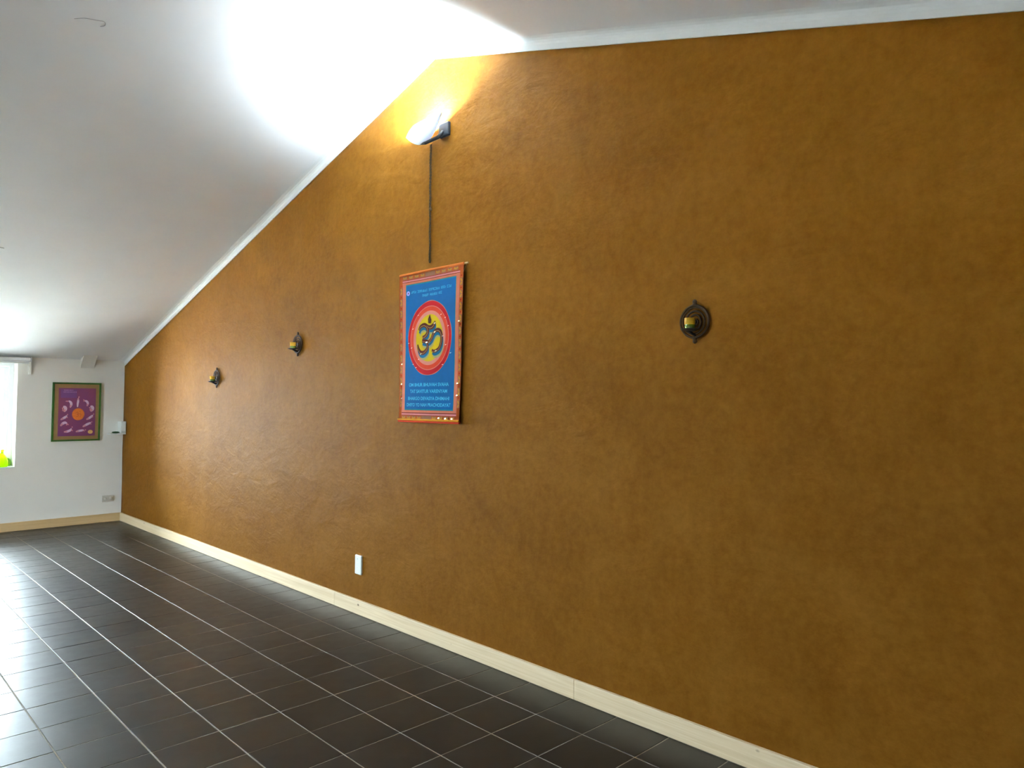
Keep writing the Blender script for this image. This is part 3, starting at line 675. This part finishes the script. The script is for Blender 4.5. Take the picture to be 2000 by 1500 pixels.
for z in (0.036, 0.103): outlet(so, (-0.0125, 0, z), 'x', M['white_plastic'])
s2 = thing('wall_socket', 'pale double power socket low on the white wall below the poster', 'socket', (-0.153, YF, 0.293))
obj('plate', bx(-0.066, 0.066, -0.010, 0.004, -0.041, 0.041, bev=0.005), M['cream_plastic'], s2)
for x in (-0.032, 0.032): outlet(s2, (x, -0.0105, 0), 'y', M['cream_plastic'])

# ------------------------------------------------------------------ framed poster
PX, PZ, PW, PH = -0.530, 1.030, 0.522, 0.718
po = thing('framed_poster', 'purple yoga poster with orange sun in a green frame on white wall', 'poster', (PX, YF, PZ))
F = 0.020
bm = nb(); box(bm, -PW / 2, -PW / 2 + F, -0.024, -0.001, 0, PH); box(bm, PW / 2 - F, PW / 2, -0.024, -0.001, 0, PH); box(bm, -PW / 2 + F, PW / 2 - F, -0.024, -0.001, PH - F, PH); box(bm, -PW / 2 + F, PW / 2 - F, -0.024, -0.001, 0, F)
obj('frame', bm, M['p_frame'], po)
mat_ = obj('mat', bx(-PW / 2 + F, PW / 2 - F, -0.015, -0.002, F, PH - F), M['p_mat'], po)
def P(zx, zy, layer=0.0): return (-PW / 2 + (zx - 118) / 1032 * PW, -0.0165 - 0.0004 * layer, PH - (zy - 122) / 1235 * PH)
def pp(name, pts, layer, m, par):
    bm = nb(); bm.faces.new([bm.verts.new(P(a, b, layer)) for a, b in pts]); return obj(name, bm, m, par)
pr = pp('print', [(246, 240), (1040, 240), (1040, 1250), (246, 1250)], 0, M['p_print'], po)
pp('title_panel', [(290, 268), (628, 268), (628, 445), (290, 445)], 1, M['p_panel'], pr)
bm = nb(); r = random.Random(2)
for z_, a, b in ((322, 345, 620), (284, 350, 560)):
    x = a
    while x < b:
        w = r.uniform(8, 20); bm.faces.new([bm.verts.new(P(*q, 2)) for q in ((x, z_ - 8), (x + w, z_ - 8), (x + w, z_ + 8), (x, z_ + 8))]); x += w + r.choice((5, 5, 14))
obj('title_lettering', bm, M['p_text'], pr)
sun = pp('sun', [(668 + (142 if k % 2 else 124) * math.cos(2 * math.pi * k / 56), 792 + (135 if k % 2 else 118) * math.sin(2 * math.pi * k / 56)) for k in range(56)], 2, M['p_sun'], pr)
def fig_stroke(pts, w, lay, m, par, name):
    q = catmull(pts, 5); L, R = ribbon2(q, w * 0.5, wm=w * 1.15); bm = nb()
    l = [bm.verts.new(P(a, b, lay)) for a, b in L]; rr = [bm.verts.new(P(a, b, lay)) for a, b in R]
    for i in range(len(l) - 1): bm.faces.new((l[i], l[i + 1], rr[i + 1], rr[i]))
    return obj(name, bm, m, par)
fig_stroke([(612, 770), (640, 745), (668, 765), (650, 792), (672, 815), (650, 845), (615, 832)], 9, 3, M['p_sunom'], sun, 'sun_sign')
fig_stroke([(660, 795), (700, 780), (728, 800), (715, 835), (690, 830)], 8, 3, M['p_sunom'], sun, 'sun_sign')
fig_stroke([(680, 735), (702, 742), (722, 728)], 6, 3, M['p_sunom'], sun, 'sun_sign')
FIG = [([(655, 455), (658, 500), (650, 570), (646, 640)], 20, (672, 425), [(660, 455), (682, 415)]),
       ([(490, 650), (512, 590), (500, 540), (455, 508)], 24, (432, 520), [(455, 512), (390, 518)]),
       ([(850, 620), (868, 565), (845, 520), (800, 505)], 22, (782, 512), [(800, 502), (765, 478)]),
       ([(360, 735), (395, 690), (385, 645), (345, 630)], 30, (330, 662), [(345, 650), (335, 725)]),
       ([(925, 725), (972, 690), (968, 640), (925, 622)], 30, (908, 650), [(925, 650), (918, 715)]),
       ([(300, 905), (360, 870), (405, 845), (430, 815)], 22, (440, 796), [(405, 850), (450, 862)]),
       ([(845, 905), (905, 875), (955, 840), (985, 812)], 22, (1000, 790), [(960, 842), (990, 858)]),
       ([(300, 1035), (345, 985), (395, 965), (435, 985)], 24, (428, 1010), [(435, 985), (470, 1015)]),
       ([(770, 1058), (840, 1020), (905, 990), (945, 970)], 22, (965, 958), [(925, 985), (955, 1012)]),
       ([(375, 1160), (450, 1150), (510, 1125), (532, 1088)], 22, (546, 1062), [(520, 1110), (560, 1145)]),
       ([(625, 1160), (690, 1145), (760, 1135), (805, 1132)], 20, (832, 1126), [(770, 1135), (815, 1152)])]
for body, w, hd, armp in FIG:
    f_ = fig_stroke(body, w, 2, M['p_fig'], pr, 'figure')
    fig_stroke([body[0], body[1]], w * 0.6, 3, M['p_skin'], f_, 'figure_legs')
    fig_stroke(armp, 9, 3, M['p_skin'], f_, 'figure_arm')
    pp('figure_head', [(hd[0] + 13 * math.cos(2 * math.pi * k / 10), hd[1] + 13 * math.sin(2 * math.pi * k / 10)) for k in range(10)], 4, M['p_skin'], f_)
pp('small_disc', [(938 + 54 * math.cos(2 * math.pi * k / 24), 1168 + 42 * math.sin(2 * math.pi * k / 24)) for k in range(24)], 2, M['p_disc'], pr)

# ------------------------------------------------------------------ small corner shelf with a green thing under glass
sh = thing('corner_shelf', 'small white box shelf fixed on white wall beside the ochre corner', 'shelf', (-0.062, YF, 1.117))
obj('upright_box', bx(-0.002, 0.055, -0.15, 0.004, 0.0, 0.150, bev=0.005), M['knob_grey'], sh)
obj('shelf_board', bx(-0.125, 0.055, -0.15, 0.004, -0.014, 0.000, bev=0.004), M['white_plastic'], sh)
obj('cover_plate', bx(0.004, 0.048, -0.155, -0.149, 0.030, 0.140, bev=0.002), M['white_plastic'], sh)
gp = thing('green_pouch', 'tiny dark green pad lying on the white corner shelf', 'pad', (-0.110, YF - 0.09, 1.1175))
bm = nb(); bmesh.ops.create_icosphere(bm, subdivisions=2, radius=1.0, matrix=Matrix.Translation((0, 0, 0.012)) @ Matrix.Diagonal((0.046, 0.035, 0.012, 1)))
obj('pad', bm, M['leaf_dark'], gp, True)

# ------------------------------------------------------------------ lime green things on the window sill
SZ = WIN1[2] + 0.012
def pleated(bm, prof, c, seg=36, amp=0.10, fold=9, lean=(0, 0)):
    rings = []
    top = prof[-1][1]
    for r, z in prof:
        ring_ = []
        for k in range(seg):
            a = 2 * math.pi * k / seg; rr = r * (1 + amp * math.sin(fold * a + z * 18)); ring_.append(bm.verts.new((c[0] + rr * math.cos(a) + lean[0] * z, c[1] + rr * math.sin(a) * 0.8 + lean[1] * z, c[2] + z)))
        rings.append(ring_)
    for A, Q in zip(rings, rings[1:]):
        for k in range(seg): bm.faces.new((A[k], A[(k + 1) % seg], Q[(k + 1) % seg], Q[k]))
    bm.faces.new(rings[0][::-1]); bm.faces.new(rings[-1]); return bm
s_ = thing('gauze_bag', 'bright lime green pointed cloth bundle on the window sill', 'bundle', (-1.268, YF + 0.065, SZ))
obj('body', pleated(nb(), [(0.060, 0.0), (0.068, 0.02), (0.066, 0.06), (0.054, 0.10), (0.034, 0.135), (0.017, 0.162)], (0, 0, 0.001), amp=0.06), M['lime'], s_, True)
obj('gathered_top', pleated(nb(), [(0.013, 0.160), (0.012, 0.172), (0.017, 0.196), (0.010, 0.200)], (0, 0, 0), amp=0.18, fold=5, lean=(0.03, 0)), M['lime'], s_, True)
obj('tie', sweep(nb(), [(0.0165 * math.cos(a) + 0.005, 0.013 * math.sin(a), 0.165) for a in [2 * math.pi * k / 20 for k in range(20)]], 0.0025, 6, closed=True), M['green'], s_)
s3 = thing('gauze_bag', 'darker green rounded cloth bundle wedged against the window reveal', 'bundle', (-1.192, YF + 0.165, SZ))
obj('body', pleated(nb(), [(0.030, 0.0), (0.036, 0.012), (0.037, 0.045), (0.031, 0.072), (0.016, 0.090), (0.006, 0.094)], (0, 0, 0.001), amp=0.07, fold=7), M['green'], s3, True)
obj('tie', sweep(nb(), [(0.0165 * math.cos(a), 0.013 * math.sin(a), 0.091) for a in [2 * math.pi * k / 20 for k in range(20)]], 0.002, 6, closed=True), M['lime'], s3)
